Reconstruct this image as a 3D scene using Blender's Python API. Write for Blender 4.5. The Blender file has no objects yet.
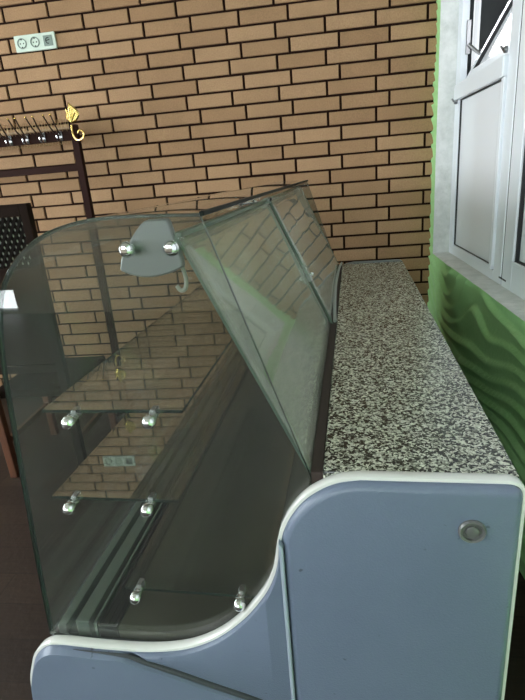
import bpy, bmesh, math, random
from math import sin, cos, pi, radians as R
from mathutils import Vector, Matrix, noise
random.seed(7)
S = bpy.context.scene
C = S.collection
CH = 1.35                      # camera height; heights "w" below are relative to it
YB = 3.051                     # brick wall
XW = 0.62                      # green window wall
CA = 0.0592                    # the counter stands turned by this angle

# ------------------------------------------------------------------ materials
def mat(name, col=(.5,.5,.5), rough=.5, metal=0, spec=.5, bump=None, nodes=None, coat=0):
    m = bpy.data.materials.new(name); m.use_nodes = True
    nt = m.node_tree; b = nt.nodes['Principled BSDF']
    b.inputs['Base Color'].default_value = (*col, 1)
    b.inputs['Roughness'].default_value = rough
    b.inputs['Metallic'].default_value = metal
    b.inputs['Specular IOR Level'].default_value = spec
    b.inputs['Coat Weight'].default_value = coat
    if bump:
        sc, st, det = bump
        tc = nt.nodes.new('ShaderNodeTexCoord'); n = nt.nodes.new('ShaderNodeTexNoise')
        n.inputs['Scale'].default_value = sc; n.inputs['Detail'].default_value = det
        bp = nt.nodes.new('ShaderNodeBump'); bp.inputs['Strength'].default_value = st; bp.inputs['Distance'].default_value = .01
        nt.links.new(tc.outputs['Object'], n.inputs['Vector']); nt.links.new(n.outputs['Fac'], bp.inputs['Height'])
        nt.links.new(bp.outputs['Normal'], b.inputs['Normal'])
    if nodes: nodes(nt, b)
    return m
def ramp(nt, stops, src, interp='LINEAR'):
    r = nt.nodes.new('ShaderNodeValToRGB'); cr = r.color_ramp; cr.interpolation = interp
    while len(cr.elements) < len(stops): cr.elements.new(.5)
    for e, (p, c) in zip(cr.elements, stops): e.position = p; e.color = (*c, 1)
    nt.links.new(src, r.inputs['Fac']); return r.outputs['Color']
def noise_tex(nt, scale, detail=4, rough=.5, vec=None, stretch=None):
    n = nt.nodes.new('ShaderNodeTexNoise'); n.inputs['Scale'].default_value = scale
    n.inputs['Detail'].default_value = detail; n.inputs['Roughness'].default_value = rough
    tc = nt.nodes.new('ShaderNodeTexCoord'); v = tc.outputs['Object']
    if stretch:
        mp = nt.nodes.new('ShaderNodeMapping'); mp.inputs['Scale'].default_value = stretch
        nt.links.new(v, mp.inputs['Vector']); v = mp.outputs['Vector']
    nt.links.new(v, n.inputs['Vector']); return n.outputs['Fac']
def mixc(nt, f, a, b, mode='MIX'):
    m = nt.nodes.new('ShaderNodeMix'); m.data_type = 'RGBA'; m.blend_type = mode
    for i, x in ((6, a), (7, b)):
        if isinstance(x, tuple): m.inputs[i].default_value = (*x, 1)
        else: nt.links.new(x, m.inputs[i])
    if isinstance(f, float): m.inputs[0].default_value = f
    else: nt.links.new(f, m.inputs[0])
    return m.outputs[2]

def glass(name, tint, dust=.05, dustcol=(.5,.53,.5), rough=0.0, wave=0, refl=1.0, ior=1.52, fade=None):
    """sheet glass: tinted see-through + Fresnel reflection + a film of dust"""
    m = bpy.data.materials.new(name); m.use_nodes = True; nt = m.node_tree; nt.nodes.clear()
    N = nt.nodes.new; L = nt.links.new
    out = N('ShaderNodeOutputMaterial'); tr = N('ShaderNodeBsdfTransparent'); tr.inputs['Color'].default_value = (*tint, 1)
    gl = N('ShaderNodeBsdfGlossy'); gl.inputs['Roughness'].default_value = rough; gl.inputs['Color'].default_value = (refl, refl, refl, 1)
    fr = N('ShaderNodeFresnel')
    ge = N('ShaderNodeNewGeometry'); io = N('ShaderNodeMapRange')       # same pane reflectance from both faces
    io.inputs['To Min'].default_value = ior; io.inputs['To Max'].default_value = 1/ior
    L(ge.outputs['Backfacing'], io.inputs['Value']); L(io.outputs[0], fr.inputs['IOR'])
    m1 = N('ShaderNodeMixShader'); L(fr.outputs[0], m1.inputs[0]); L(tr.outputs[0], m1.inputs[1]); L(gl.outputs[0], m1.inputs[2])
    df = N('ShaderNodeBsdfDiffuse'); df.inputs['Color'].default_value = (*dustcol, 1)
    m2 = N('ShaderNodeMixShader'); L(m1.outputs[0], m2.inputs[1]); L(df.outputs[0], m2.inputs[2])
    f = noise_tex(nt, 5, 6, .65)
    mr = N('ShaderNodeMapRange'); mr.inputs['From Min'].default_value = .3; mr.inputs['From Max'].default_value = .7
    mr.inputs['To Min'].default_value = dust*.55; mr.inputs['To Max'].default_value = dust*1.45
    L(f, mr.inputs['Value']); L(mr.outputs[0], m2.inputs[0])
    if wave:
        w = noise_tex(nt, 3.0, 1, .4); bp = N('ShaderNodeBump'); bp.inputs['Strength'].default_value = 1; bp.inputs['Distance'].default_value = wave
        L(w, bp.inputs['Height']); L(bp.outputs['Normal'], gl.inputs['Normal'])
    L(m2.outputs[0], out.inputs['Surface']); return m

def brick_nodes(nt, b):
    a = nt.nodes.new('ShaderNodeAttribute'); a.attribute_name = 'tone'
    base = ramp(nt, [(0,(.34,.198,.108)), (.5,(.385,.230,.129)), (1,(.43,.260,.149))], a.outputs['Fac'])
    n = noise_tex(nt, 160, 5, .7); sp = ramp(nt, [(.3,(.8,.8,.8)), (.7,(1.12,1.12,1.12))], n)
    n2 = noise_tex(nt, 5, 4, .6); sp2 = ramp(nt, [(.3,(.9,.9,.9)), (.7,(1.05,1.05,1.05))], n2)
    c = mixc(nt, 1.0, mixc(nt, 1.0, base, sp, 'MULTIPLY'), sp2, 'MULTIPLY')
    nt.links.new(c, b.inputs['Base Color'])
M_brick = mat('tan_brick', rough=.85, spec=.2, nodes=brick_nodes, bump=(220, .35, 4))
M_mortar = mat('dark_mortar', (.020,.009,.006), .95, spec=.1, bump=(90,.5,3))
def green_nodes(nt, b):
    n = noise_tex(nt, 3, 5, .6, stretch=(1,1,2.5))
    nt.links.new(ramp(nt, [(.3,(.34,.64,.26)), (.7,(.44,.76,.35))], n), b.inputs['Base Color'])
M_green = mat('green_relief_plaster', rough=.55, spec=.4, nodes=green_nodes, bump=(60,.25,5))
def white_plaster_nodes(nt, b):
    n = noise_tex(nt, 14, 6, .65)
    nt.links.new(ramp(nt, [(.35,(.55,.57,.55)), (.65,(.72,.73,.72))], n), b.inputs['Base Color'])
M_putty = mat('smeared_white_putty', rough=.8, nodes=white_plaster_nodes, bump=(35,.6,5))
M_pvc = mat('white_pvc', (.74,.77,.82), .3, spec=.5)
M_gasket = mat('black_gasket', (.012,.012,.014), .6)
def floor_nodes(nt, b):
    N = nt.nodes.new; L = nt.links.new
    tc = N('ShaderNodeTexCoord'); mp = N('ShaderNodeMapping'); mp.inputs['Rotation'].default_value = (0,0,.0)
    L(tc.outputs['Object'], mp.inputs['Vector'])
    br = N('ShaderNodeTexBrick'); L(mp.outputs[0], br.inputs['Vector'])
    br.inputs['Scale'].default_value = 1; br.inputs['Brick Width'].default_value = 1.2; br.inputs['Row Height'].default_value = .14
    br.inputs['Mortar Size'].default_value = .0025; br.offset = .37
    br.inputs['Color1'].default_value = (.018,.011,.009,1); br.inputs['Color2'].default_value = (.032,.020,.015,1); br.inputs['Mortar'].default_value = (.012,.008,.006,1)
    n = noise_tex(nt, 9, 8, .7, stretch=(1.2,14,1)); c = ramp(nt, [(.3,(.6,.6,.6)), (.7,(1.35,1.3,1.25))], n)
    L(mixc(nt, 1.0, br.outputs['Color'], c, 'MULTIPLY'), b.inputs['Base Color'])
M_floor = mat('dark_wood_laminate', rough=.5, spec=.3, nodes=floor_nodes, bump=(40,.15,4))
M_wall = mat('pale_beige_plaster', (.36,.31,.25), .9, bump=(50,.2,4))
M_ceil = mat('ceiling_paint', (.55,.53,.48), .9, bump=(30,.1,3))
M_ext = mat('weathered_outside_render', (.16,.17,.17), .9, nodes=lambda nt, b: nt.links.new(ramp(nt, [(.35,(.015,.017,.017)), (.65,(.045,.05,.05))], noise_tex(nt, 2.5, 6, .6, stretch=(1,6,.5))), b.inputs['Base Color']))
M_ground = mat('outside_concrete', (.4,.4,.38), .9, bump=(20,.3,4))
M_sock = mat('ivory_socket_plastic', (.60,.68,.60), .35)
M_sockd = mat('socket_recess', (.20,.25,.22), .4)
M_dark = mat('dark_hole', (.015,.015,.015), .6)
M_rack = mat('dark_brown_painted_metal', (.024,.009,.007), .7, spec=.08)
M_chrome = mat('chrome', (.82,.82,.83), .08, 1)
M_steel = mat('dull_steel', (.30,.30,.31), .35, 1)
M_gold = mat('gold_plated_wire', (.85,.62,.22), .22, 1)
M_dwire = mat('dark_bronze_wire', (.06,.04,.03), .3, .6)
def panel_nodes(nt, b):
    n = noise_tex(nt, 4, 5, .6); c = ramp(nt, [(.3,(.114,.140,.205)), (.7,(.132,.161,.232))], n)
    s = noise_tex(nt, 45, 2, .5); d = ramp(nt, [(.24,(.45,.45,.45)), (.28,(1,1,1))], s)
    nt.links.new(mixc(nt, 1.0, c, d, 'MULTIPLY'), b.inputs['Base Color'])
M_panel = mat('blue_grey_moulded_plastic', rough=.36, nodes=panel_nodes, bump=(350,.12,2))
M_trim = mat('glossy_white_edge_trim', (.66,.65,.63), .16, coat=.4)
M_gap = mat('dark_gap_fill', (.03,.035,.04), .6)
def granite_nodes(nt, b):
    N = nt.nodes.new; L = nt.links.new
    tc = N('ShaderNodeTexCoord')
    ns = N('ShaderNodeTexNoise'); ns.inputs['Scale'].default_value = 120; ns.inputs['Detail'].default_value = 2; L(tc.outputs['Object'], ns.inputs['Vector'])
    ad = N('ShaderNodeMixRGB'); ad.blend_type = 'ADD'; ad.inputs[0].default_value = .008; L(tc.outputs['Object'], ad.inputs[1]); L(ns.outputs['Color'], ad.inputs[2])
    def cells(scale):
        vo = N('ShaderNodeTexVoronoi'); vo.inputs['Scale'].default_value = scale; L(ad.outputs[0], vo.inputs['Vector'])
        q = N('ShaderNodeSeparateColor'); L(vo.outputs['Color'], q.inputs[0]); return q.outputs[0]
    big = noise_tex(nt, 95, 3, .7)
    su = N('ShaderNodeMath'); su.operation = 'MULTIPLY_ADD'; su.inputs[1].default_value = 1.1; L(big, su.inputs[0]); L(cells(235), su.inputs[2])
    dv = N('ShaderNodeMath'); dv.operation = 'MULTIPLY'; dv.inputs[1].default_value = .5; L(su.outputs[0], dv.inputs[0])
    c1 = ramp(nt, [(0,(.012,.014,.012)), (.43,(.022,.024,.021)), (.49,(.12,.125,.105)), (.55,(.30,.31,.265)), (.67,(.56,.57,.50))], dv.outputs[0])
    c2 = ramp(nt, [(0,(.45,.45,.43)), (.5,(1,1,.96)), (1,(1.3,1.3,1.25))], cells(420))
    L(mixc(nt, 1.0, c1, c2, 'MULTIPLY'), b.inputs['Base Color'])
M_granite = mat('speckled_granite', rough=.26, spec=.5, nodes=granite_nodes)
M_deck = mat('dusty_deck_steel', (.066,.060,.046), .75, 0, spec=.2)
M_body = mat('grey_cabinet_sheet', (.16,.18,.2), .5)
M_rail = mat('greenish_aluminium', (.15,.19,.165), .4, .5)
M_black = mat('black_air_grille', (.008,.008,.009), .5)
M_brown = mat('brown_door_track', (.045,.032,.028), .7, spec=.2)
M_seal = mat('dark_glass_seal', (.008,.010,.009), .5, spec=.1)
M_gside = glass('side_glass', (.90,.915,.90), .012, (.42,.45,.43))
M_gfar = glass('far_side_glass', (.67,.69,.69), .012, (.42,.45,.43))
M_gfront = glass('curved_front_glass', (.88,.91,.90), .03, (.20,.24,.24))
M_gdoor = glass('dusty_sliding_glass', (.74,.82,.77), .26, (.50,.48,.40), .045, wave=.0008, ior=1.85)
M_gdoor2 = glass('dusty_sliding_glass_warped', (.74,.80,.76), .26, (.46,.42,.35), .03, wave=.004, ior=1.8)
M_gshelf = glass('shelf_glass', (.74,.76,.73), .012, (.33,.34,.31), ior=4.2)
M_glow = glass('dusty_lower_shelf_glass', (.74,.76,.73), .14, (.20,.185,.15), ior=1.75)
M_gedge = mat('green_glass_edge', (.012,.030,.024), .15, spec=.8)
M_gedge2 = mat('pale_green_polished_edge', (.10,.14,.115), .3, spec=.4)
M_winglass = glass('window_glass', (.9,.93,.92), .02)
def film():
    m = bpy.data.materials.new('white_window_film'); m.use_nodes = True; nt = m.node_tree; nt.nodes.clear()
    N = nt.nodes.new; L = nt.links.new
    o = N('ShaderNodeOutputMaterial'); t = N('ShaderNodeBsdfTranslucent'); d = N('ShaderNodeBsdfDiffuse'); g = N('ShaderNodeBsdfGlossy')
    c = ramp(nt, [(.3,(.45,.48,.52)), (.7,(.5,.52,.56))], noise_tex(nt, 1.6, 2, .5, stretch=(1,.6,2)))
    L(c, t.inputs['Color']); d.inputs['Color'].default_value = (.86,.88,.93,1); g.inputs['Roughness'].default_value = .12
    a = N('ShaderNodeMixShader'); a.inputs[0].default_value = .93; L(t.outputs[0], a.inputs[1]); L(d.outputs[0], a.inputs[2])
    f = N('ShaderNodeFresnel'); b = N('ShaderNodeMixShader'); L(f.outputs[0], b.inputs[0]); L(a.outputs[0], b.inputs[1]); L(g.outputs[0], b.inputs[2])
    L(b.outputs[0], o.inputs['Surface']); return m
M_film = film()
M_bracket = mat('satin_grey_plate', (.19,.20,.21), .38, .3)
M_wood = mat('orange_brown_wood', rough=.45, nodes=lambda nt, b: nt.links.new(ramp(nt, [(.3,(.06,.020,.010)), (.7,(.13,.045,.020))], noise_tex(nt, 12, 6, .6, stretch=(6,6,.6))), b.inputs['Base Color']))
M_dwood = mat('dark_stained_wood', (.014,.008,.006), .8, spec=.05)
M_weave = mat('black_woven_strip', (.008,.006,.005), .8, spec=.05)
M_pale = mat('pale_seat_cloth', (.62,.62,.58), .8)

# ------------------------------------------------------------------ helpers
def obj(name, bm, ms, parent=None, smooth=False, bevel=0, seg=2):
    me = bpy.data.meshes.new(name)
    bmesh.ops.recalc_face_normals(bm, faces=bm.faces[:])
    bm.to_mesh(me); bm.free()
    for m in (ms if isinstance(ms, (list, tuple)) else [ms]): me.materials.append(m)
    o = bpy.data.objects.new(name, me); C.objects.link(o)
    if smooth:
        for p in me.polygons: p.use_smooth = True
        me.set_sharp_from_angle(angle=R(38))
    if bevel:
        b = o.modifiers.new('bevel', 'BEVEL'); b.width = bevel; b.segments = seg; b.limit_method = 'ANGLE'; b.angle_limit = R(40)
    if parent: o.parent = parent
    return o
def empty(name, loc, rz=0):
    o = bpy.data.objects.new(name, None); C.objects.link(o); o.location = loc; o.rotation_euler = (0,0,rz); o.empty_display_size = .1
    return o
def tag(o, label=None, cat=None, group=None, kind=None):
    if label: o['label'] = label
    if cat: o['category'] = cat
    if group: o['group'] = group
    if kind: o['kind'] = kind
    return o
def box(bm, x0, x1, y0, y1, z0, z1, mi=0):
    v = [bm.verts.new((x, y, z)) for x in (x0, x1) for y in (y0, y1) for z in (z0, z1)]
    for q in ((0,1,3,2), (4,6,7,5), (0,4,5,1), (2,3,7,6), (0,2,6,4), (1,5,7,3)):
        f = bm.faces.new([v[i] for i in q]); f.material_index = mi
    return v
def bx(*a, mi=0):
    bm = bmesh.new(); box(bm, *a, mi=mi); return bm
def tube(bm, pts, r, seg=10, caps=True, mi=0):
    pts = [Vector(p) for p in pts]; n = len(pts); rs = r if isinstance(r, (list, tuple)) else [r]*n
    prev = None; rings = []
    for i, p in enumerate(pts):
        t = (pts[min(i+1, n-1)] - pts[max(i-1, 0)]).normalized()
        if prev is None:
            a = Vector((0,0,1)) if abs(t.z) < .9 else Vector((1,0,0)); u = t.cross(a).normalized()
        else: u = (prev - t*prev.dot(t)).normalized()
        prev = u; w = t.cross(u)
        rings.append([bm.verts.new(p + (u*cos(2*pi*k/seg) + w*sin(2*pi*k/seg))*rs[i]) for k in range(seg)])
    for a, b in zip(rings, rings[1:]):
        for k in range(seg): bm.faces.new((a[k], a[(k+1)%seg], b[(k+1)%seg], b[k])).material_index = mi
    if caps: bm.faces.new(rings[0]).material_index = mi; bm.faces.new(rings[-1][::-1]).material_index = mi
def smooth_path(pts, n=6, closed=False):
    P = [Vector(p) for p in pts]; out = []
    for i in range(len(P)-1):
        p0, p1, p2, p3 = P[max(i-1,0)], P[i], P[i+1], P[min(i+2,len(P)-1)]
        for k in range(n):
            t = k/n
            out.append(.5*((2*p1) + (p2-p0)*t + (2*p0-5*p1+4*p2-p3)*t*t + (3*p1-p0-3*p2+p3)*t**3))
    out.append(P[-1]); return out
def lathe(bm, prof, org, axis, seg=24, mi=0):
    ax = Vector(axis).normalized(); u = ax.orthogonal().normalized(); w = ax.cross(u); org = Vector(org); rings = []
    for r, h in prof:
        if r < 1e-6: rings.append([bm.verts.new(org + ax*h)])
        else: rings.append([bm.verts.new(org + ax*h + (u*cos(2*pi*k/seg) + w*sin(2*pi*k/seg))*r) for k in range(seg)])
    for a, b in zip(rings, rings[1:]):
        for k in range(seg):
            k2 = (k+1) % seg
            if len(a) == 1 and len(b) == 1: continue
            if len(a) == 1: f = bm.faces.new((a[0], b[k2], b[k]))
            elif len(b) == 1: f = bm.faces.new((a[k], a[k2], b[0]))
            else: f = bm.faces.new((a[k], a[k2], b[k2], b[k]))
            f.material_index = mi
def sphere_prof(r, n=8, cut=0): return [(r*sin(pi*i/n), -r*cos(pi*i/n)) for i in range(n+1)]
def fillet(poly, rad, n=6):
    """round the corners of a 2D polygon; rad is one radius or one per corner"""
    P = [Vector(p) for p in poly]; out = []
    for i, p in enumerate(P):
        r = rad[i] if isinstance(rad, (list, tuple)) else rad
        a, b = P[i-1], P[(i+1) % len(P)]
        if r <= 0: out.append(p); continue
        d1 = (a-p); d2 = (b-p); r = min(r, d1.length*.49, d2.length*.49); d1.normalize(); d2.normalize()
        s, e = p + d1*r, p + d2*r
        for k in range(n+1):
            t = k/n; out.append(s*(1-t)**2 + p*2*t*(1-t) + e*t*t)
    return out
def offset(poly, d):
    """shift a closed 2D outline inwards by d (poly counter-clockwise)"""
    n = len(poly); out = []
    for i in range(n):
        a, p, b = poly[i-1], poly[i], poly[(i+1) % n]
        t1 = (p-a); t2 = (b-p)
        if t1.length < 1e-7: t1 = t2
        if t2.length < 1e-7: t2 = t1
        t1 = t1.normalized(); t2 = t2.normalized()
        n1 = Vector((-t1.y, t1.x)); n2 = Vector((-t2.y, t2.x)); m = n1+n2
        m = m.normalized() if m.length > .3 else n1
        out.append(p + m*(d/max(.45, m.dot(n1))))
    return out
def area(poly): return .5*sum(poly[i-1].x*poly[i].y - poly[i].x*poly[i-1].y for i in range(len(poly)))
def dedupe(poly, eps=4e-4):
    out = []
    for p in poly:
        if not out or (p-out[-1]).length > eps: out.append(p)
    if (out[0]-out[-1]).length < eps: out.pop()
    return out
def ccw(poly):
    poly = dedupe([Vector(p) for p in poly]); return poly if area(poly) > 0 else poly[::-1]
def slab(poly, rings, mi_side=0, mi_cap=0, f=None):
    """stack of (v, inset) rings of a (u,w) outline, capped at both ends"""
    poly = ccw(poly); bm = bmesh.new(); prev = None; f = f or (lambda u, v, w: (u, v, w))
    for i, (v, ins) in enumerate(rings):
        q = offset(poly, ins) if ins else poly
        ring = [bm.verts.new(f(p.x, v, p.y)) for p in q]
        if prev:
            for k in range(len(ring)):
                bm.faces.new((prev[k-1], prev[k], ring[k], ring[k-1])).material_index = mi_side
        else: bm.faces.new(ring[::-1]).material_index = mi_cap
        prev = ring
    bm.faces.new(prev).material_index = mi_cap
    return bm

# ------------------------------------------------------------------ camera
cam = bpy.data.cameras.new('camera'); co = bpy.data.objects.new('camera', cam); C.objects.link(co); S.camera = co
Rv = Vector((0.99126718, 0.10539614, -0.07925295)); Uv = Vector((0.039486, 0.3361903, 0.94096596)); Fv = Vector((-0.12581825, 0.93587806, -0.32909274))
m = Matrix((Rv, Uv, -Fv)).transposed().to_4x4(); m.translation = Vector((0, 0, CH)); co.matrix_world = m
cam.sensor_fit = 'VERTICAL'; cam.sensor_height = 24; cam.lens = 24*502.24/700; cam.clip_start = .02

# ------------------------------------------------------------------ the room
XL, YK, ZC = -4.8, -3.6, 2.75
o = obj('floor', bx(XL-.2, XW+.25, YK-.2, YB+.2, -.1, 0), M_floor); tag(o, kind='structure')
o = obj('ceiling', bx(XL-.2, XW+.25, YK-.2, YB+.2, ZC, ZC+.1), M_ceil); tag(o, kind='structure')

# brick wall: every brick is set proud of the dark mortar bed
X0, Z0, BW, BH, OFF = .1306, CH+.7856, .26, .07536, .2708
bm = bmesh.new(); box(bm, XL-.2, XW+.05, YB+.009, YB+.2, 0, ZC, mi=1)
tone = bm.faces.layers.float.new('tone')
for k in range(-8, 29):
    zc = Z0 - k*BH
    if zc < .03 or zc > ZC-.03: continue
    for n in range(-20, 4):
        xa = X0 + (n - OFF*(k % 2))*BW + .0066; xb = xa + BW - .0132
        xb = min(xb, XW+.02); xa = max(xa, XL)
        if xb - xa < .02: continue
        hz = BH/2 - .0056; e = .002; t = random.random()
        jz = random.uniform(-.0012, .0012); jy = random.uniform(-.0015, .0015)
        outer = [(xa, zc-hz+jz), (xb, zc-hz+jz), (xb, zc+hz+jz), (xa, zc+hz+jz)]
        inner = [(xa+e, zc-hz+jz+e), (xb-e, zc-hz+jz+e), (xb-e, zc+hz+jz-e), (xa+e, zc+hz+jz-e)]
        r0 = [bm.verts.new((x, YB+.0095, z)) for x, z in outer]; r1 = [bm.verts.new((x, YB+.003+jy, z)) for x, z in outer]; r2 = [bm.verts.new((x, YB+jy, z)) for x, z in inner]
        fs = [bm.faces.new(r2)]
        for i in range(4):
            fs.append(bm.faces.new((r0[i-1], r0[i], r1[i], r1[i-1]))); fs.append(bm.faces.new((r1[i-1], r1[i], r2[i], r2[i-1])))
        for f in fs: f[tone] = t
o = obj('wall_back', bm, [M_brick, M_mortar]); tag(o, kind='structure')

# green wall with the flowing ridges, one window opening
WY0, WY1, WZ0, WZ1 = -.35, 2.885, CH-.488, 2.45     # opening in y and z
def relief(y, z):
    p = Vector((y*.9, z*1.1, 3.1))
    warp = noise.noise(p)*.36 + noise.noise(p*2.3+Vector((5,1,0)))*.13 + .05*sin(y*5.2+z*1.5)
    s = z + warp + .10*y
    ph = s*13.5
    fr = ph - math.floor(ph)
    ridge = (fr**1.7)*(1 - max(0, (fr-.86)/.14)**1.5)
    amp = (.95 if y < 2.7 else max(.45, .95-(y-2.7)*2)) + .5*noise.noise(Vector((y*1.6, z*2.2, 9)))
    fine = noise.noise(Vector((y*7, z*9, 2)))*.0022
    return .028*ridge*amp + .014*noise.noise(Vector((y*1.2, z*2.6, 0))) + fine
def edge_fade(y, z):
    d = 9
    if WY0-.2 < y < WY1+.2 and WZ0-.2 < z < WZ1+.2:
        dy = max(WY0-y, y-WY1, 0); dz = max(WZ0-z, z-WZ1, 0); d = math.hypot(dy, dz)
    return min(1, d/.03)
bm = bmesh.new(); ST = .009
def patch(y0, y1, z0, z1):
    ny = max(1, round((y1-y0)/ST)); nz = max(1, round((z1-z0)/ST)); g = []
    for i in range(ny+1):
        col = []
        for j in range(nz+1):
            y = y0+(y1-y0)*i/ny; z = z0+(z1-z0)*j/nz
            col.append(bm.verts.new((XW + .006 - relief(y, z)*edge_fade(y, z), y, z)))
        g.append(col)
    for i in range(ny):
        for j in range(nz):
            f = bm.faces.new((g[i][j], g[i+1][j], g[i+1][j+1], g[i][j+1])); f.smooth = True
patch(WY1, YB+.012, 0, ZC); patch(-1.0, WY1, 0, WZ0); patch(-1.0, WY1, WZ1, ZC); patch(-1.0, WY0, WZ0, WZ1)
for a in ((-.99, WY1, 0, WZ0-.001), (-.99, WY1, WZ1+.001, ZC), (-.99, WY0-.001, WZ0, WZ1)): box(bm, XW+.03, XW+.14, *a, mi=1)
box(bm, XW+.03, XW+.14, WY1+.001, YB+.19, 0, ZC, mi=1)
box(bm, XW+.006, XW+.2, YK-.2, -1.0, 0, ZC)
o = obj('wall_right', bm, [M_green, M_ext]); tag(o, kind='structure')
# smeared white plaster reveal round the window
bm = bmesh.new()
def reveal(a, b, inward, n=70):
    """wobbly strip along a->b from the wall face back to the frame"""
    a, b, inward = Vector(a), Vector(b), Vector(inward); prev = None
    for i in range(n+1):
        p = a.lerp(b, i/n)
        w = .012*noise.noise(Vector((i*.23, a.z*3, a.y*2))) + .006*noise.noise(Vector((i*.8, 1, 4)))
        row = [bm.verts.new(q) for q in (p + Vector((-.006,0,0)) - inward*(.003+w), p + Vector((-.014+w*.2,0,0)) - inward*(.000+w*.5), p + inward*.003, p + Vector((.05,0,0)) + inward*(.004+w*.15), p + Vector((.12,0,0)) + inward*.004)]
        if prev:
            for k in range(4): bm.faces.new((prev[k], prev[k+1], row[k+1], row[k]))
        prev = row
reveal((XW, WY1, WZ0), (XW, WY1, WZ1), (0,-1,0)); reveal((XW, WY0, WZ0), (XW, WY1, WZ0), (0,0,1)); reveal((XW, WY0, WZ1), (XW, WY1, WZ1), (0,0,-1)); reveal((XW, WY0, WZ0), (XW, WY0, WZ1), (0,1,0))
o = obj('trim_1', bm, M_putty, smooth=True); tag(o, kind='structure')

# the white plastic window with a vent sash pushed outwards
W = empty('window_1', (XW+.07, 1.27, WZ0)); tag(W, kind='structure')
fx0, fx1 = 0, .035
def wy(y): return y-1.27
def wz(z): return z-WZ0
def wbox(y0, y1, z0, z1, x0=fx0, x1=fx1): return (x0, x1, wy(y0), wy(y1), wz(CH+z0), wz(CH+z1))
def wpart(name, boxes, m_, bev=.004, parent=W):
    bm = bmesh.new()
    for b in boxes: box(bm, *b)
    return obj(name, bm, m_, parent, bevel=bev)
TOPz = WZ1-CH; BOT = WZ0-CH
wpart('window_frame', [wbox(2.815, WY1, BOT, TOPz), wbox(2.045, 2.135, BOT, TOPz), wbox(1.93, 2.030, BOT, TOPz), wbox(1.0, 1.12, BOT, TOPz), wbox(.1, .22, BOT, TOPz), wbox(WY0, WY0+.08, BOT, TOPz),
    wbox(2.135, 2.815, BOT, -.445), wbox(WY0+.08, 1.93, BOT, -.385), wbox(WY0+.08, WY1-.06, TOPz-.07, TOPz)], M_pvc)
wpart('glazing_bead', [wbox(2.16, 2.79, -.445, -.430, -.006, .012), wbox(2.785, 2.80, -.43, .265, -.006, .012), wbox(2.135, 2.165, -.43, .265, -.010, .012), wbox(1.12, 1.93, -.385, -.372, -.006, .012), wbox(1.915, 1.93, -.372, TOPz-.07, -.006, .012)], M_pvc, .003)
wpart('gasket', [wbox(2.782, 2.786, -.43, .262, .002, .014), wbox(2.2, 2.785, -.4305, -.4275, .002, .014), wbox(2.165, 2.785, .260, .265, .002, .014), wbox(2.029, 2.046, BOT+.03, TOPz, .004, .05), wbox(1.905, 1.915, -.372, TOPz-.07, .002, .014), wbox(1.12, 1.93, -.373, -.367, .002, .014), wbox(1.98, 2.06, BOT+.028, BOT+.034, -.001, .02)], M_gasket, 0)
wpart('transom', [wbox(2.135, 2.835, .265, .337, -.018, .06)], M_pvc, .006)
wpart('window_pane', [wbox(2.165, 2.785, -.43, .262, .010, .016)], M_film, 0)
wpart('window_pane', [wbox(1.12, 1.91, -.37, TOPz-.07, .016, .022)], M_film, 0)
wpart('window_pane', [wbox(.22, 1.0, -.385, TOPz-.07, .016, .022)], M_film, 0)
wpart('window_pane', [wbox(WY0+.08, .1, -.385, TOPz-.07, .016, .022)], M_film, 0)
# vent sash: hinged on the transom, leaning out
SA = .575   # tan of the lean
def sx(z): return .012 + (z-.337)*SA
def lean(name, y0, y1, z0, z1, t0, t1, m_):
    bm = bmesh.new(); vs = box(bm, 0, 1, wy(y0), wy(y1), z0, z1)
    for v in vs:
        z = v.co.z; tt = t0 if v.co.x < .5 else t1
        v.co = Vector((sx(z)+tt, v.co.y, wz(CH+z)))
    return bm
sash = obj('vent_sash', lean('', 2.735, 2.785, .342, .93, 0, .05, M_pvc), M_pvc, W, bevel=.004)
bm = lean('', 2.15, 2.20, .342, .93, 0, .05, M_pvc); obj('sash_stile', bm, M_pvc, sash, bevel=.004)
bm = lean('', 2.20, 2.735, .342, .385, 0, .05, M_pvc); obj('sash_rail', bm, M_pvc, sash, bevel=.004)
bm = lean('', 2.20, 2.735, .887, .93, 0, .05, M_pvc); obj('sash_rail', bm, M_pvc, sash, bevel=.004)
bm = lean('', 2.726, 2.735, .385, .887, .0, .03, M_gasket); obj('sash_gasket', bm, M_gasket, sash)
bm = lean('', 2.20, 2.726, .385, .887, .018, .024, M_film); obj('sash_pane', bm, M_film, sash)
bm = bmesh.new(); tube(bm, [(.03, wy(2.80), wz(CH+.50)), (.095, wy(2.76), wz(CH+.43))], .008, 8); box(bm, .022, .04, wy(2.80), wy(2.815), wz(CH+.46), wz(CH+.60))
obj('stay_arm', bm, M_steel, W, bevel=.001)
for (yy, zz) in ((2.83, .262), (2.14, .352)):
    bm = bmesh.new(); lathe(bm, [(0,-.012), (.010,-.012), (.012,-.008), (.012,0)], (-.004, wy(yy), wz(CH+zz)), (1,0,0), 12)
    tube(bm, [(-.018, wy(yy), wz(CH+zz)), (-.024, wy(yy)+.01, wz(CH+zz)+.014)], .004, 6)
    obj('window_catch', bm, M_steel, W, smooth=True)

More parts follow.
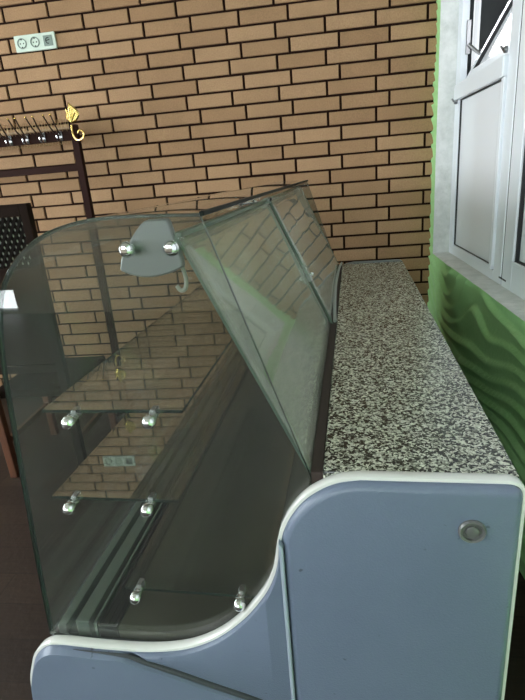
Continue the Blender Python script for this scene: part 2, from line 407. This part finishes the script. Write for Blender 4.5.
# unseen walls behind and beside the camera, with invented windows that light the room
def wall_y(name, y0, y1, openings, x0, x1):
    bm = bmesh.new(); xs = sorted({x0, x1, *[a for o_ in openings for a in o_[:2]]})
    for a, b in zip(xs, xs[1:]):
        ops = [o_ for o_ in openings if o_[0] <= a+1e-6 and o_[1] >= b-1e-6]
        if not ops: box(bm, a, b, y0, y1, 0, ZC)
        else:
            z = 0
            for o_ in sorted(ops, key=lambda q: q[2]):
                if o_[2] > z+1e-6: box(bm, a, b, y0, y1, z, o_[2])
                z = o_[3]
            if z < ZC: box(bm, a, b, y0, y1, z, ZC)
    return tag(obj(name, bm, M_wall), kind='structure')
FO = [(-4.62, -4.2, .02, .30), (-4.62, -4.2, .47, .68), (-3.2, -2.0, 1.15, 2.45), (-1.7, -.3, 1.15, 2.45)]  # the two low openings are shaped to mirror as bright patches in the glass
wall_y('wall_front', YK-.2, YK, FO, XL-.2, XW+.2)
LO = (-3.3, 2.7, .95, 2.6)  # unseen opening, made large to throw more light on the green wall
bm = bmesh.new()
box(bm, XL-.2, XL, YK, LO[0], 0, ZC); box(bm, XL-.2, XL, LO[1], YB+.2, 0, ZC); box(bm, XL-.2, XL, LO[0], LO[1], 0, LO[2]); box(bm, XL-.2, XL, LO[0], LO[1], LO[3], ZC)
tag(obj('wall_left', bm, M_wall), kind='structure')
wn = 2
for (a, b, z0, z1) in FO:
    w = empty('window_%d' % wn, ((a+b)/2, YK-.08, z0)); tag(w, kind='structure'); wn += 1
    hw = (b-a)/2; h = z1-z0; t = .02 if hw < .3 else .06
    bm = bmesh.new(); box(bm, -hw, -hw+t, -.03, .03, 0, h); box(bm, hw-t, hw, -.03, .03, 0, h); box(bm, -hw+t, hw-t, -.03, .03, 0, t); box(bm, -hw+t, hw-t, -.03, .03, h-t, h)
    if hw > .5: box(bm, -.035, .035, -.03, .03, t, h-t)
    obj('window_frame', bm, M_pvc, w, bevel=.004)
    obj('window_pane', bx(-hw+t, hw-t, -.004, .004, t, h-t), M_winglass, w)
w = empty('window_%d' % wn, (XL-.08, (LO[0]+LO[1])/2, LO[2])); tag(w, kind='structure')
bm = bmesh.new(); hw = (LO[1]-LO[0])/2; h = LO[3]-LO[2]; t = .06
box(bm, -.03, .03, -hw, -hw+t, 0, h); box(bm, -.03, .03, hw-t, hw, 0, h); box(bm, -.03, .03, -hw+t, hw-t, 0, t); box(bm, -.03, .03, -hw+t, hw-t, h-t, h); box(bm, -.03, .03, -.035, .035, t, h-t)
obj('window_frame', bm, M_pvc, w, bevel=.004); obj('window_pane', bx(-.004, .004, -hw+t, hw-t, t, h-t), M_winglass, w)
# invented outdoors past the right window: walls and roof added to keep daylight out
o = obj('added_wall_2', bx(2.4, 2.6, -4, 3.5, -.3, 3.6), M_ext); tag(o, kind='structure')
o = obj('added_wall_4', bx(XW+.3, 2.4, 3.35, 3.5, -.3, 3.6), M_ext); tag(o, kind='structure')
o = obj('added_roof_5', bx(XW+.3, 2.6, -4, 3.5, 3.6, 3.75), M_ext); tag(o, kind='structure')
o = obj('added_wall_6', bx(XW+.3, 2.4, -4.15, -4, -.3, 2.0), M_ext); tag(o, kind='structure')
o = obj('trim_3', bx(XW+.26, 2.4, -4, 6, -.4, -.3), M_ground); tag(o, kind='structure')

# ------------------------------------------------------------------ socket on the brick wall
sx0, sz0 = -1.53, CH+.788
k = empty('wall_socket', (sx0, YB, sz0)); tag(k, 'pale ivory triple socket plate high on the brick wall at upper left', 'wall socket')
bm = bmesh.new(); box(bm, -.12, .12, -.011, .002, -.041, .041); obj('socket_plate', bm, M_sock, k, bevel=.004)
for i, x in enumerate((-.077, 0, .077)):
    bm = bmesh.new()
    if i < 2:
        lathe(bm, [(.026,0), (.026,.004), (.0225,.004), (.0205,-.001), (0,-.001)], (x, -.011, 0), (0,-1,0), 28)
        p = obj('socket_outlet', bm, M_sockd, k, smooth=True)
        bm = bmesh.new()
        for dx in (-.0095, .0095): lathe(bm, [(.0036,0), (.0036,.0012), (0,.0012)], (x+dx, -.0102, 0), (0,-1,0), 10)
        box(bm, x-.003, x+.003, -.0145, -.0102, .016, .022); box(bm, x-.003, x+.003, -.0145, -.0102, -.022, -.016)
        obj('pin_hole', bm, M_dark, p)
    else:
        box(bm, x-.026, x+.026, -.0135, -.010, -.026, .026); p = obj('switch_rocker', bm, M_sockd, k, bevel=.002)
        bm = bmesh.new(); tube(bm, [(x+.012*cos(a), -.0142, .014*sin(a)) for a in [1.0+i_*.45 for i_ in range(10)]], .0022, 6); tube(bm, [(x-.010, -.0142, 0), (x+.01, -.0142, .004)], .002, 6)
        obj('aerial_mark', bm, M_dark, p)

# ------------------------------------------------------------------ coat rack
K = empty('coat_rack', (-1.872, 2.85, 0)); tag(K, 'dark brown metal coat rack with chrome and gold hooks against the brick wall', 'coat rack')
def kx(x): return x+1.9
post_t = CH+.335
for x0_ in (-1.357, -2.48):
    obj('post', bx(kx(x0_), kx(x0_+.038), -.018, .018, .03, post_t), M_rack, K, bevel=.002)
    bm = bmesh.new(); box(bm, kx(x0_)-.002, kx(x0_+.04), -.155, .155, 0, .03); obj('foot', bm, M_rack, K, bevel=.003)
obj('hook_board', bx(kx(-2.442), kx(-1.357), -.012, .012, CH+.258, CH+.312), M_rack, K, bevel=.002)
bm = bmesh.new(); box(bm, kx(-2.442), kx(-1.357), -.010, .010, CH+.316, CH+.326); obj('top_strip', bm, mat('pale_wood_strip', (.32,.2,.11), .5), K, bevel=.001)
obj('crossbar', bx(kx(-2.442), kx(-1.357), -.014, .014, CH+.100, CH+.134), M_rack, K, bevel=.002)
obj('lower_crossbar', bx(kx(-2.442), kx(-1.357), -.014, .014, .28, .31), M_rack, K, bevel=.002)
zb = CH+.285
for i in range(8):
    x = kx(-1.415 - i*.098)
    bm = bmesh.new(); box(bm, x-.008, x+.008, -.018, -.012, zb-.024, zb+.024)
    for dz in (-.017, .017): lathe(bm, sphere_prof(.0075, 6), (x, -.019, zb+dz), (0,-1,0), 10)
    h = obj('hook_plate', bm, M_steel, K, smooth=True)
    for dx in (-.010, .010):
        bm = bmesh.new(); pth = smooth_path([(x, -.018, zb+.005), (x+dx, -.04, zb+.004), (x+dx*1.6, -.085, zb+.040), (x+dx*2.0, -.125, zb+.088)], 5)
        tube(bm, pth, .0036, 7); obj('long_prong', bm, M_dwire, h, smooth=True)
        bm = bmesh.new(); lathe(bm, sphere_prof(.0055, 6), (x+dx*2.0, -.127, zb+.092), (0,-.5,.8), 10); obj('gold_knob', bm, M_gold, h, smooth=True)
    bm = bmesh.new(); tube(bm, smooth_path([(x, -.018, zb-.012), (x, -.045, zb-.030), (x, -.060, zb-.018), (x, -.062, zb-.002)], 5), .0034, 7)
    obj('short_prong', bm, M_chrome, h, smooth=True)
for i in range(40):                                              # thin golden wire hooks hung over the board
    x = kx(-1.375 - i*.0185 - (.004 if i % 3 else 0)); t = random.uniform(-.006, .006)
    bm = bmesh.new()
    tube(bm, smooth_path([(x+t*.5, -.014, zb+.02), (x+t*.5, -.020, zb+.03), (x+t, -.02, zb+.060), (x+t, -.004, zb+.082), (x, .016, zb+.066), (x, .018, zb-.03), (x, .010, zb-.040), (x, -.012, zb-.036)], 3), .0011, 5)
    obj('wire_hook', bm, mat('thin_gold_wire', (.55,.40,.22), .35, .9) if i == 0 else bpy.data.materials['thin_gold_wire'], K, smooth=True)
bm = bmesh.new(); gx, gz = kx(-1.330), CH+.335               # gilded ornament at the end of the rack
tube(bm, smooth_path([(gx-.008, -.024, gz-.005), (gx-.006, -.03, gz-.05), (gx+.02, -.045, gz-.082), (gx+.055, -.05, gz-.075), (gx+.062, -.05, gz-.048), (gx+.042, -.05, gz-.036), (gx+.030, -.05, gz-.052)], 6), .0052, 8)
g = obj('gold_coat_hook', bm, M_gold, K, smooth=True)
bm = bmesh.new(); ol = [(0,-.01), (.03,.0), (.050,.03), (.042,.052), (.028,.066), (.012,.078), (-.004,.098), (-.008,.072), (-.02,.05), (-.034,.03), (-.028,.006)]
pts = fillet([(a, b) for a, b in ol], .012, 3)
bm2 = slab(pts, [(-.030,.006), (-.036,0), (-.042,.006)]); 
for v in bm2.verts: v.co = Vector((gx+.004+v.co.x, v.co.y, gz+.012+v.co.z))
obj('leaf_ornament', bm2, M_gold, g, smooth=True)
bm = bmesh.new()
for a in (-.5, 0, .5, 1.0):
    tube(bm, [(gx+.002, -.043, gz+.008), (gx+.002+.035*sin(a), -.045, gz+.02+.06*cos(a))], [.004, .0015], 6)
obj('leaf_vein', bm, M_gold, g, smooth=True)

# ------------------------------------------------------------------ high backed chair at the left edge
T = empty('high_back_chair', (-1.412, 2.06, 0), R(2)); tag(T, 'tall dark lattice-backed wooden chair at left edge beside the display counter', 'chair')
hw = .185
for s in (-1, 1):
    bm = bmesh.new(); box(bm, s*hw-.019, s*hw+.019, -.02, .02, 0, 1.315); obj('rear_post', bm, M_wood if s < 0 else M_dwood, T, bevel=.004)
    obj('leg', bx(s*hw-.019, s*hw+.019, .42, .455, 0, .44), M_wood, T, bevel=.004)
obj('top_rail', bx(-hw+.019, hw-.019, -.018, .018, 1.265, 1.315), M_dwood, T, bevel=.004)
obj('lower_back_rail', bx(-hw+.019, hw-.019, -.016, .016, .56, .60), M_dwood, T, bevel=.004)
bm = bmesh.new()
step = .027; nx = 13
z = .60; za = 1.265
def strip(x1, z1, x2, z2, y, w=.0075):
    d = Vector((x2-x1, 0, z2-z1)); n_ = Vector((-d.z, 0, d.x)).normalized()*w
    vs = [bm.verts.new((x1+n_.x*a, y+b, z1+n_.z*a)) for a in (-1, 1) for b in (-.0015, .0015)] + [bm.verts.new((x2+n_.x*a, y+b, z2+n_.z*a)) for a in (-1, 1) for b in (-.0015, .0015)]
    for q in ((0,1,5,4), (2,6,7,3), (0,4,6,2), (1,3,7,5)): bm.faces.new([vs[i] for i in q])
L_, Rr = -hw+.019, hw-.019; slope = 1.85
def clipline(c, s, y):
    pts = []
    za0, za1 = s*L_*slope+c, s*Rr*slope+c
    x1, z1, x2, z2 = L_, za0, Rr, za1
    for lim, sg in ((1.05, 1), (1.265, -1)):
        if (z1-lim)*sg < 0 and (z2-lim)*sg < 0: return
        if (z1-lim)*sg < 0: x1 = x1+(x2-x1)*(lim-z1)/(z2-z1); z1 = lim
        if (z2-lim)*sg < 0: x2 = x2+(x1-x2)*(lim-z2)/(z1-z2); z2 = lim
    strip(x1, z1, x2, z2, y, .0066)
c = .2
while c < 1.7:
    clipline(c, 1, -.004); clipline(c, -1, .002); c += .048
obj('woven_back_panel', bm, M_weave, T)
obj('lower_back_panel', bx(-hw+.019, hw-.019, -.006, .006, .60, 1.05), M_dwood, T, bevel=.003)
obj('pale_backing', bx(-hw+.02, hw-.02, .006, .012, 1.052, 1.263), M_pale, T)
obj('seat', bx(-hw-.015, hw+.015, .02, .47, .42, .465), M_dwood, T, bevel=.01)
for s in (-1, 1): obj('side_stretcher', bx(s*hw-.011, s*hw+.011, .02, .42, .18, .21), M_wood, T, bevel=.003)

# ------------------------------------------------------------------ the display counter, in its own (u, v, w) frame
U0, V0 = -.24, 1.66
B = (sin(CA), cos(CA)); A = (cos(CA), -sin(CA))
D = empty('display_counter', (U0*A[0]+V0*B[0], U0*A[1]+V0*B[1], 0), -CA)
tag(D, 'refrigerated glass display counter with granite worktop and blue-grey end panel standing before the brick wall', 'display counter')
def f(u, v, w): return (u-U0, v-V0, w+CH)
def dbox(u0, u1, v0, v1, w0, w1): return (u0-U0, u1-U0, v0-V0, v1-V0, w0+CH, w1+CH)
VN, VF = .716, 2.632
# outline of the end panels
curve = [(.004,-.466), (-.03,-.472), (-.059,-.485), (-.089,-.508), (-.113,-.539), (-.129,-.571), (-.138,-.603), (-.144,-.636), (-.153,-.672), (-.174,-.718), (-.217,-.778), (-.274,-.832), (-.340,-.868), (-.422,-.886), (-.52,-.890), (-.62,-.889), (-.657,-.899), (-.687,-.928), (-.705,-.967), (-.719,-1.010), (-.727,-1.07)]
cv = smooth_path(curve, 5)
right = fillet([(.05,-.466), (.252,-.466), (.252,-1.33)], [0, .030, 0], 8)
left = [(-.725,-1.14), (-.715,-1.22), (-.69,-1.30), (-.675,-1.33)]
OUT = ccw([*right, *[Vector(p) for p in left[::-1]], *[Vector(p) for p in cv[::-1]]])
def end_panel(va, vb, face, tm=M_trim):
    """va = face towards the glass, vb = outer face"""
    s = 1 if vb > va else -1
    t = obj('end_panel', slab(OUT, [(va, .004), (va+s*.003, .004), (vb-s*.003, .004), (vb, .005)], f=f), M_panel, D, smooth=True)
    # trim strip round the edge
    rim = [p for p in OUT]; bm = bmesh.new(); inn = offset(OUT, .008); o2 = offset(OUT, -.0015)
    prof = [(va, inn), (va-s*.0, OUT), (va+s*.002, o2), (vb-s*.003, o2), (vb-s*.0005, OUT), (vb, inn)]
    rings = [[bm.verts.new(f(p.x, v, p.y)) for p in q] for v, q in prof]
    for a, b in zip(rings, rings[1:]):
        for k in range(len(a)): bm.faces.new((a[k-1], a[k], b[k], b[k-1]))
    obj('edge_trim', bm, tm, t, smooth=True)
    return t
ep = end_panel(.717, .697, True)
# moulded cover plates on the near panel
SEAM = -.1265
inset = offset(OUT, .006)
def closest_i(pt): return min(range(len(inset)), key=lambda i: (inset[i]-Vector(pt)).length)
def clip(poly, fn):
    """keep the side where fn >= 0 (fn linear)"""
    out = []
    for i in range(len(poly)):
        a, b = poly[i-1], poly[i]; fa, fb = fn(a), fn(b)
        if (fa >= 0) != (fb >= 0): out.append(a.lerp(b, fa/(fa-fb)))
        if fb >= 0: out.append(b)
    return out
right_plate = clip(inset, lambda p: p.x - SEAM - .0005*0)
rest = clip(inset, lambda p: -.1350 - p.x)
lat = [.0, .004, .009]
def plate(name, poly, h=.697, deep=.013, m_=M_panel, ins=1):
    poly = dedupe(poly, .0015)
    return obj(name, slab(poly, [(h+.001, 0), (h-.003, 0), (h-.0075, .0025*ins), (h-deep+.0012, .0075*ins), (h-deep, .013*ins)], f=f), m_, ep, smooth=True)
plate('cover_plate', right_plate)
# left of the seam: an upper wing and the bulging lower bumper, split by a swept groove
gro = smooth_path([(-.462,-.8985), (-.43,-.9075), (-.36,-.9285), (-.29,-.953), (-.22,-.976), (-.1265,-1.012)], 6)
up_edge = sorted([p for p in inset if p.x < -.137 and p.y > -.91 and p.x > -.70], key=lambda p: p.x)   # upper edge, left to right
def interp(pl, x):
    for a, b in zip(pl, pl[1:]):
        if a.x <= x <= b.x: return a.y + (b.y-a.y)*((x-a.x)/max(1e-9, b.x-a.x))
    return pl[-1].y if x > pl[-1].x else pl[0].y
top_pl = [p for p in up_edge if p.x < -.137] + [Vector((-.1352, -.600))]
bm = bmesh.new(); cols = []; NX = 70
for i in range(NX+1):
    t_ = i/NX; x = -.458 + (.458-.1352)*(1-(1-t_)**1.6)
    tp = interp(top_pl, x); bt = interp(gro, x) + .004; th = tp-bt; e1 = min(.0025, th*.12); e2 = min(.008, th*.3); dz = min(.011, th*.8)
    cols.append([bm.verts.new(f(x, v, w)) for v, w in ((.6975, bt), (.697-dz*.3, bt), (.697-dz*.8, bt+e1), (.697-dz, bt+e2), (.697-dz, tp-e2), (.697-dz*.8, tp-e1), (.697-dz*.3, tp), (.6975, tp))])
for a, b in zip(cols, cols[1:]):
    for k_ in range(8): bm.faces.new((a[k_-1], a[k_], b[k_], b[k_-1]))
bm.faces.new(cols[-1]); bm.faces.new(cols[0][::-1])
obj('wing_plate', bm, M_panel, ep, smooth=True)
lowl = sorted([p for p in inset if p.x < -.60 and p.y > -1.325 and p not in up_edge], key=lambda p: p.y)
lw = [p for p in up_edge if p.x <= -.462]
plate('bumper_plate', [Vector((-.66,-1.322)), *[p for p in lowl if p.x < -.66], *lw, *[p - Vector((0,.0035)) for p in gro], Vector((-.1352,-1.322))], deep=.018)
bm = bmesh.new(); gl_ = smooth_path([(-.585,-.8935), (-.53,-.8955), (-.49,-.8965), (-.463,-.8985)], 4)[:-1] + gro
tube(bm, [f(p.x, .6895, p.y) for p in gl_], [min(.0075, .0006+.00032*i) for i in range(len(gl_))], 8); obj('swept_groove', bm, M_gap, ep, smooth=True)  # dark tube laid along the groove line
obj('seam_highlight', slab([(-.1345,-1.325), (-.1275,-1.325), (-.1275,-.604), (-.1345,-.592)], [(.696,0), (.6845,0), (.6830,.0018)], f=f), mat('pale_blue_highlight', (.33,.37,.46), .3), ep)  # pale colour stands in for light caught on the seam ridge
# round plug on the panel
bm = bmesh.new(); lathe(bm, [(.021,0), (.021,.004), (.0185,.007), (.0155,.006), (.0145,.002), (.010,.002), (.0095,.0045), (.007,.0055), (0,.0055)], f(.174,.685,-.549), (0,-1,0), 36)
obj('round_plug', bm, mat('dull_grey_plug', (.13,.13,.13), .38, .3), ep, smooth=True)
end_panel(VF-.002, VF+.03, False, M_body)

# cabinet body, cold deck, rails
body = [(-.62,-.905), (-.20,-.905), (-.10,-.86), (-.045,-.50), (.235,-.497), (.235,-1.33), (-.60,-1.33), (-.655,-1.20), (-.66,-.99), (-.65,-.93)]
obj('cabinet_body', slab(fillet(body, .012, 3), [(VN+.012, 0), (VF-.004, 0)], f=f), M_body, D)
obj('plinth', slab([(-.55,-1.349), (.20,-1.349), (.20,-1.331), (-.55,-1.331)], [(VN+.02, 0), (VF-.01, 0)], f=f), M_black, D)
deck = [(-.50,-.872), (-.24,-.872), (-.165,-.845), (-.115,-.78), (-.092,-.66), (-.082,-.50)]
dk = smooth_path(deck, 5); dk2 = offset(dk + [Vector((-.04,-.5)), Vector((-.04,-.9)), Vector((-.5,-.9))], 0)
obj('cold_deck', slab([*dk, Vector((-.052,-.505)), Vector((-.10,-.855)), Vector((-.2,-.90)), Vector((-.5,-.90))], [(VN+.014, 0), (VF-.006, 0)], f=f), M_deck, D, smooth=True)
for nm, (a, b, w0, w1), mm in (('outer_rail', (-.642,-.622,-.903,-.878), M_rail), ('glass_channel', (-.596,-.566,-.903,-.862), M_rail), ('inner_rail', (-.556,-.549,-.903,-.864), M_rail), ('air_grille', (-.546,-.502,-.903,-.869), M_black), ('channel_floor', (-.621,-.597,-.903,-.897), M_gap)):
    obj(nm, bx(*dbox(a, b, VN+.014, VF-.006, w0, w1)), mm, D, bevel=.002)
bm = bmesh.new()
for i in range(3): box(bm, *dbox(-.540+i*.013, -.536+i*.013, VN+.02, VF-.02, -.8695, -.8665))
obj('grille_fin', bm, M_black, D)

# granite worktop
obj('granite_worktop', bx(*dbox(-.056, .247, VN+.002, VF-.004, -.497, -.470)), M_granite, D, bevel=.003)
obj('door_track', bx(*dbox(-.077, -.0565, VN+.004, VF-.004, -.505, -.474)), M_brown, D, bevel=.002)
bm = bmesh.new(); tube(bm, smooth_path([f(u, v, w) for u, v, w in ((-.058,2.615,-.462), (-.066,2.45,-.455), (-.072,2.13,-.452), (-.070,1.85,-.458), (-.062,1.58,-.466))], 6), .0055, 8); obj('bent_seal', bm, mat('grey_rubber_seal', (.30,.32,.30), .5), D, smooth=True)

# side glass panes
arc = [(-.214,-.045), (-.30,-.041), (-.36,-.040), (-.410,-.045), (-.458,-.058), (-.500,-.082), (-.535,-.115), (-.558,-.150), (-.572,-.19), (-.583,-.24), (-.592,-.30), (-.604,-.42), (-.616,-.55), (-.630,-.70), (-.644,-.885)]
ar = [Vector((p.x*1.009 - .007*min(1, max(0, (-p.x-.38)/.15)), p.y*1.009)) for p in smooth_path(arc, 5)]
def side_outline():
    lower = [p - Vector((0, .012)) for p in smooth_path(curve[:16], 4) if True]
    lower = [Vector((p.x + .004, p.y)) for p in lower if p.x < -.075]
    lower = [p for p in lower if p.x > -.635]
    return ccw([*ar, *lower[::-1], Vector((-.076,-.484))])
SO = side_outline()
def side_glass(v0, v1, mg):
    bm = slab(SO, [(v0, .0008), (v0+(v1-v0)*.15, 0), (v1-(v1-v0)*.15, 0), (v1, .0008)], mi_side=1, f=f)
    return obj('side_glass', bm, [mg, M_gedge], D)
side_glass(.7185, .7262, M_gside); side_glass(2.600, 2.606, M_gfar)
# curved front glass running over the top
inn = []
for i, p in enumerate(ar):
    a, b = ar[max(i-1,0)], ar[min(i+1,len(ar)-1)]; t = (b-a).normalized(); inn.append(p + Vector((-t.y, t.x))*.0055)
fo = [*ar, *inn[::-1]]
bm = bmesh.new(); n = len(ar)
va, vb = .727, 2.599
o0 = [[bm.verts.new(f(p.x, v, p.y)) for p in ar] for v in (va, vb)]; i0 = [[bm.verts.new(f(p.x, v, p.y)) for p in inn] for v in (va, vb)]
for k in range(n-1):
    bm.faces.new((o0[0][k], o0[0][k+1], o0[1][k+1], o0[1][k])); bm.faces.new((i0[0][k], i0[1][k], i0[1][k+1], i0[0][k+1]))
    for e in (0, 1): bm.faces.new((o0[e][k], i0[e][k], i0[e][k+1], o0[e][k+1])).material_index = 1
for k in (0, n-1): bm.faces.new((o0[0][k], o0[1][k], i0[1][k], i0[0][k])).material_index = 1
obj('curved_front_glass', bm, [M_gfront, M_gedge], D, smooth=True)
obj('top_edge_seal', bx(*dbox(-.217, -.2095, VN+.004, 2.606, -.0495, -.0425)), M_seal, D, bevel=.0015)
# sliding glass doors at the back, leaning
ta, tb = Vector((-.260,-.078)), Vector((-.080,-.482)); dn = (tb-ta).normalized(); nn = Vector((-dn.y, dn.x))   # nn points out and up
if nn.x < 0: nn = -nn
def door(v0, v1, off, mg):
    q = [ta+nn*off, tb+nn*off, tb+nn*(off+.005), ta+nn*(off+.005)]
    bm = bmesh.new(); nv = 24; nr = 14; 
    g = [[[bm.verts.new(f(*(lambda p: (p.x, v0+(v1-v0)*i/nv, p.y))(q[0].lerp(q[1], j/nr) + nn*(.005*e)))) for j in range(nr+1)] for i in range(nv+1)] for e in (0,1)]
    for e in (0,1):
        for i in range(nv):
            for j in range(nr):
                bm.faces.new((g[e][i][j], g[e][i+1][j], g[e][i+1][j+1], g[e][i][j+1])).smooth = True
    for i in range(nv):
        for j in (0, nr): bm.faces.new((g[0][i][j], g[0][i+1][j], g[1][i+1][j], g[1][i][j])).material_index = 1
    for j in range(nr):
        for i in (0, nv): bm.faces.new((g[0][i][j], g[0][i][j+1], g[1][i][j+1], g[1][i][j])).material_index = 1
    return obj('sliding_door', bm, [mg, M_gedge2], D)
d1 = door(.727, 1.615, .0, M_gdoor); d2 = door(1.58, 2.597, .009, M_gdoor2)
# bright drop where the doors meet, clear plastic handle and top clip
def onp(s, v, off): p = ta.lerp(tb, s) + nn*off; return f(p.x, v, p.y)
bm = bmesh.new(); tube(bm, [onp(.0, 1.617, .006), onp(1, 1.617, .006)], .0015, 6); obj('door_edge_strip', bm, M_seal, d1, smooth=True)
M_clear = glass('clear_plastic', (.85,.9,.88), .30, (.7,.74,.7), .05)
bm = bmesh.new()
P0, P1 = Vector(onp(.36, 1.60, .006)), Vector(onp(.64, 1.60, .006)); ax = (P1-P0).normalized(); up = Vector(onp(.5,1.60,.03))-Vector(onp(.5,1.60,.006)); up.normalize(); vv = Vector((0,1,0))
pr = [P0 - vv*.008, P0+vv*.008, P1+vv*.012, P1-vv*.030, P0.lerp(P1,.45)-vv*.018]
lo = [bm.verts.new(p) for p in pr]; hi = [bm.verts.new(p+up*.012) for p in pr]
bm.faces.new(lo[::-1]); bm.faces.new(hi)
for i in range(5): bm.faces.new((lo[i-1], lo[i], hi[i], hi[i-1]))
h = obj('door_handle', bm, M_clear, d1, bevel=.003)
bm = bmesh.new(); lathe(bm, sphere_prof(.0075, 8), onp(.60, 1.592, .022), up, 14); obj('handle_screw', bm, M_chrome, h, smooth=True)
bm = bmesh.new(); c0 = Vector(onp(.0, 1.57, .004)); box(bm, c0.x-.006, c0.x+.012, c0.y-.03, c0.y+.04, c0.z-.008, c0.z+.008); obj('top_clip', bm, M_clear, d1, bevel=.003)
bm = bmesh.new(); lathe(bm, sphere_prof(.006, 8), (c0.x+.012, c0.y+.0, c0.z+.002), up, 12); obj('clip_screw', bm, M_dark, d1, smooth=True)
obj('door_top_rail', bx(*dbox(-.262, -.250, .73, 2.597, -.0795, -.071)), M_gedge2, D, bevel=.002)

# glass shelves on chrome clips
shelves = [('shelf', -.553, -.290, -.368), ('shelf', -.577, -.323, -.551), ('shelf', -.466, -.176, -.764)]
clips = [(-.496,-.379), (-.347,-.377), (-.535,-.559), (-.380,-.556), (-.438,-.764), (-.228,-.762)]
for nm, u0, u1, w in shelves:
    bm = bmesh.new(); a = dbox(u0, u1, .732, 2.590, w-.003, w+.003); box(bm, *a)
    for fc in bm.faces:
        fc.normal_update()
        if abs(fc.normal.z) < .5: fc.material_index = 1
    obj(nm, bm, [M_glow if w < -.7 else M_gshelf, M_gedge], D)
def clip_mesh(side):
    bm = bmesh.new()
    lathe(bm, [(0,-.0135), (.006,-.0125), (.0095,-.009), (.0118,-.003), (.0118,.003), (.0095,.009), (.006,.012), (.007,.020)], (0,0,0), (0,side,0), 24)
    return bm
first = None
def place_clip(u, w, near=True):
    global first
    if first is None:
        k_ = obj('shelf_clip', clip_mesh(1), M_chrome, D, smooth=True)
        bm = bmesh.new(); box(bm, -.0045, .0055, .018, .036, -.002, .013); b_ = obj('clamp_jaw', bm, M_steel, k_, bevel=.001); first = k_
    else:
        k_ = first.copy(); C.objects.link(k_); k_.parent = D; b_ = first.children[0].copy(); C.objects.link(b_); b_.parent = k_
    k_.location = f(u+.004, (.712 if near else 2.613), w); k_.rotation_euler = (0, 0, 0 if near else pi)
    return k_
for u, w in clips: place_clip(u, w)
for u, w in clips: place_clip(u, w, False)
# fan shaped lamp plate fixed to the side glass by two studs
fan = [(-.305,-.050), (-.268,-.050), (-.262,-.075), (-.2545,-.105), (-.2535,-.1235), (-.280,-.1335), (-.309,-.1375), (-.336,-.1335), (-.3575,-.1235), (-.352,-.105), (-.342,-.090), (-.322,-.065)]
fp = fillet(fan, [.006,.006,.02,.006,.005,.03,.03,.03,.005,.006,.02,.02], 4)
def lampend(v0, v1):
    b_ = obj('lamp_bracket', slab(fp, [(v0, .003), (v0+(v1-v0)*.15, .0005), (v0+(v1-v0)*.85, .0), (v1, .003)], f=f), M_bracket, D, smooth=True)
    return b_
lb = lampend(.728, .742)
for u, w in ((-.337,-.089), (-.268,-.091)):
    bm = bmesh.new(); lathe(bm, [(0,-.013), (.006,-.0122), (.009,-.009), (.0120,-.003), (.0120,.002), (.009,.008), (.0065,.010), (.0065,.018)], f(u+.007, .708, w), (0,1,0), 24)
    obj('chrome_stud', bm, M_chrome, lb, smooth=True)
bm = bmesh.new(); tube(bm, smooth_path([f(-.262,.745,-.120), f(-.259,.75,-.145), f(-.262,.75,-.160), f(-.270,.75,-.163), f(-.276,.75,-.155)], 5), .0035, 8)
obj('lamp_cable', bm, mat('clear_cable', (.28,.28,.25), .3), lb, smooth=True)

# ------------------------------------------------------------------ daylight
wd = bpy.data.worlds.new('World'); S.world = wd; wd.use_nodes = True
nt = wd.node_tree; bg = nt.nodes['Background']; bg.inputs['Color'].default_value = (.93,.96,1.0,1); bg.inputs['Strength'].default_value = 17.5
def portal(loc, rot, sx_, sy_):
    l = bpy.data.lights.new('portal', 'AREA'); l.shape = 'RECTANGLE'; l.size = sx_; l.size_y = sy_; l.cycles.is_portal = True
    o_ = bpy.data.objects.new('portal', l); C.objects.link(o_); o_.location = loc; o_.rotation_euler = rot
for (a, b, z0, z1) in FO: portal(((a+b)/2, YK-.22, (z0+z1)/2), (R(90), 0, 0), b-a, z1-z0)
portal((XL-.22, (LO[0]+LO[1])/2, (LO[2]+LO[3])/2), (R(90), 0, R(-90)), LO[1]-LO[0], LO[3]-LO[2])

S.view_settings.view_transform = 'Standard'; S.view_settings.look = 'None'; S.view_settings.gamma = 1; S.view_settings.exposure = 0
S.cycles.transparent_max_bounces = 32; S.cycles.max_bounces = 12; S.cycles.glossy_bounces = 6
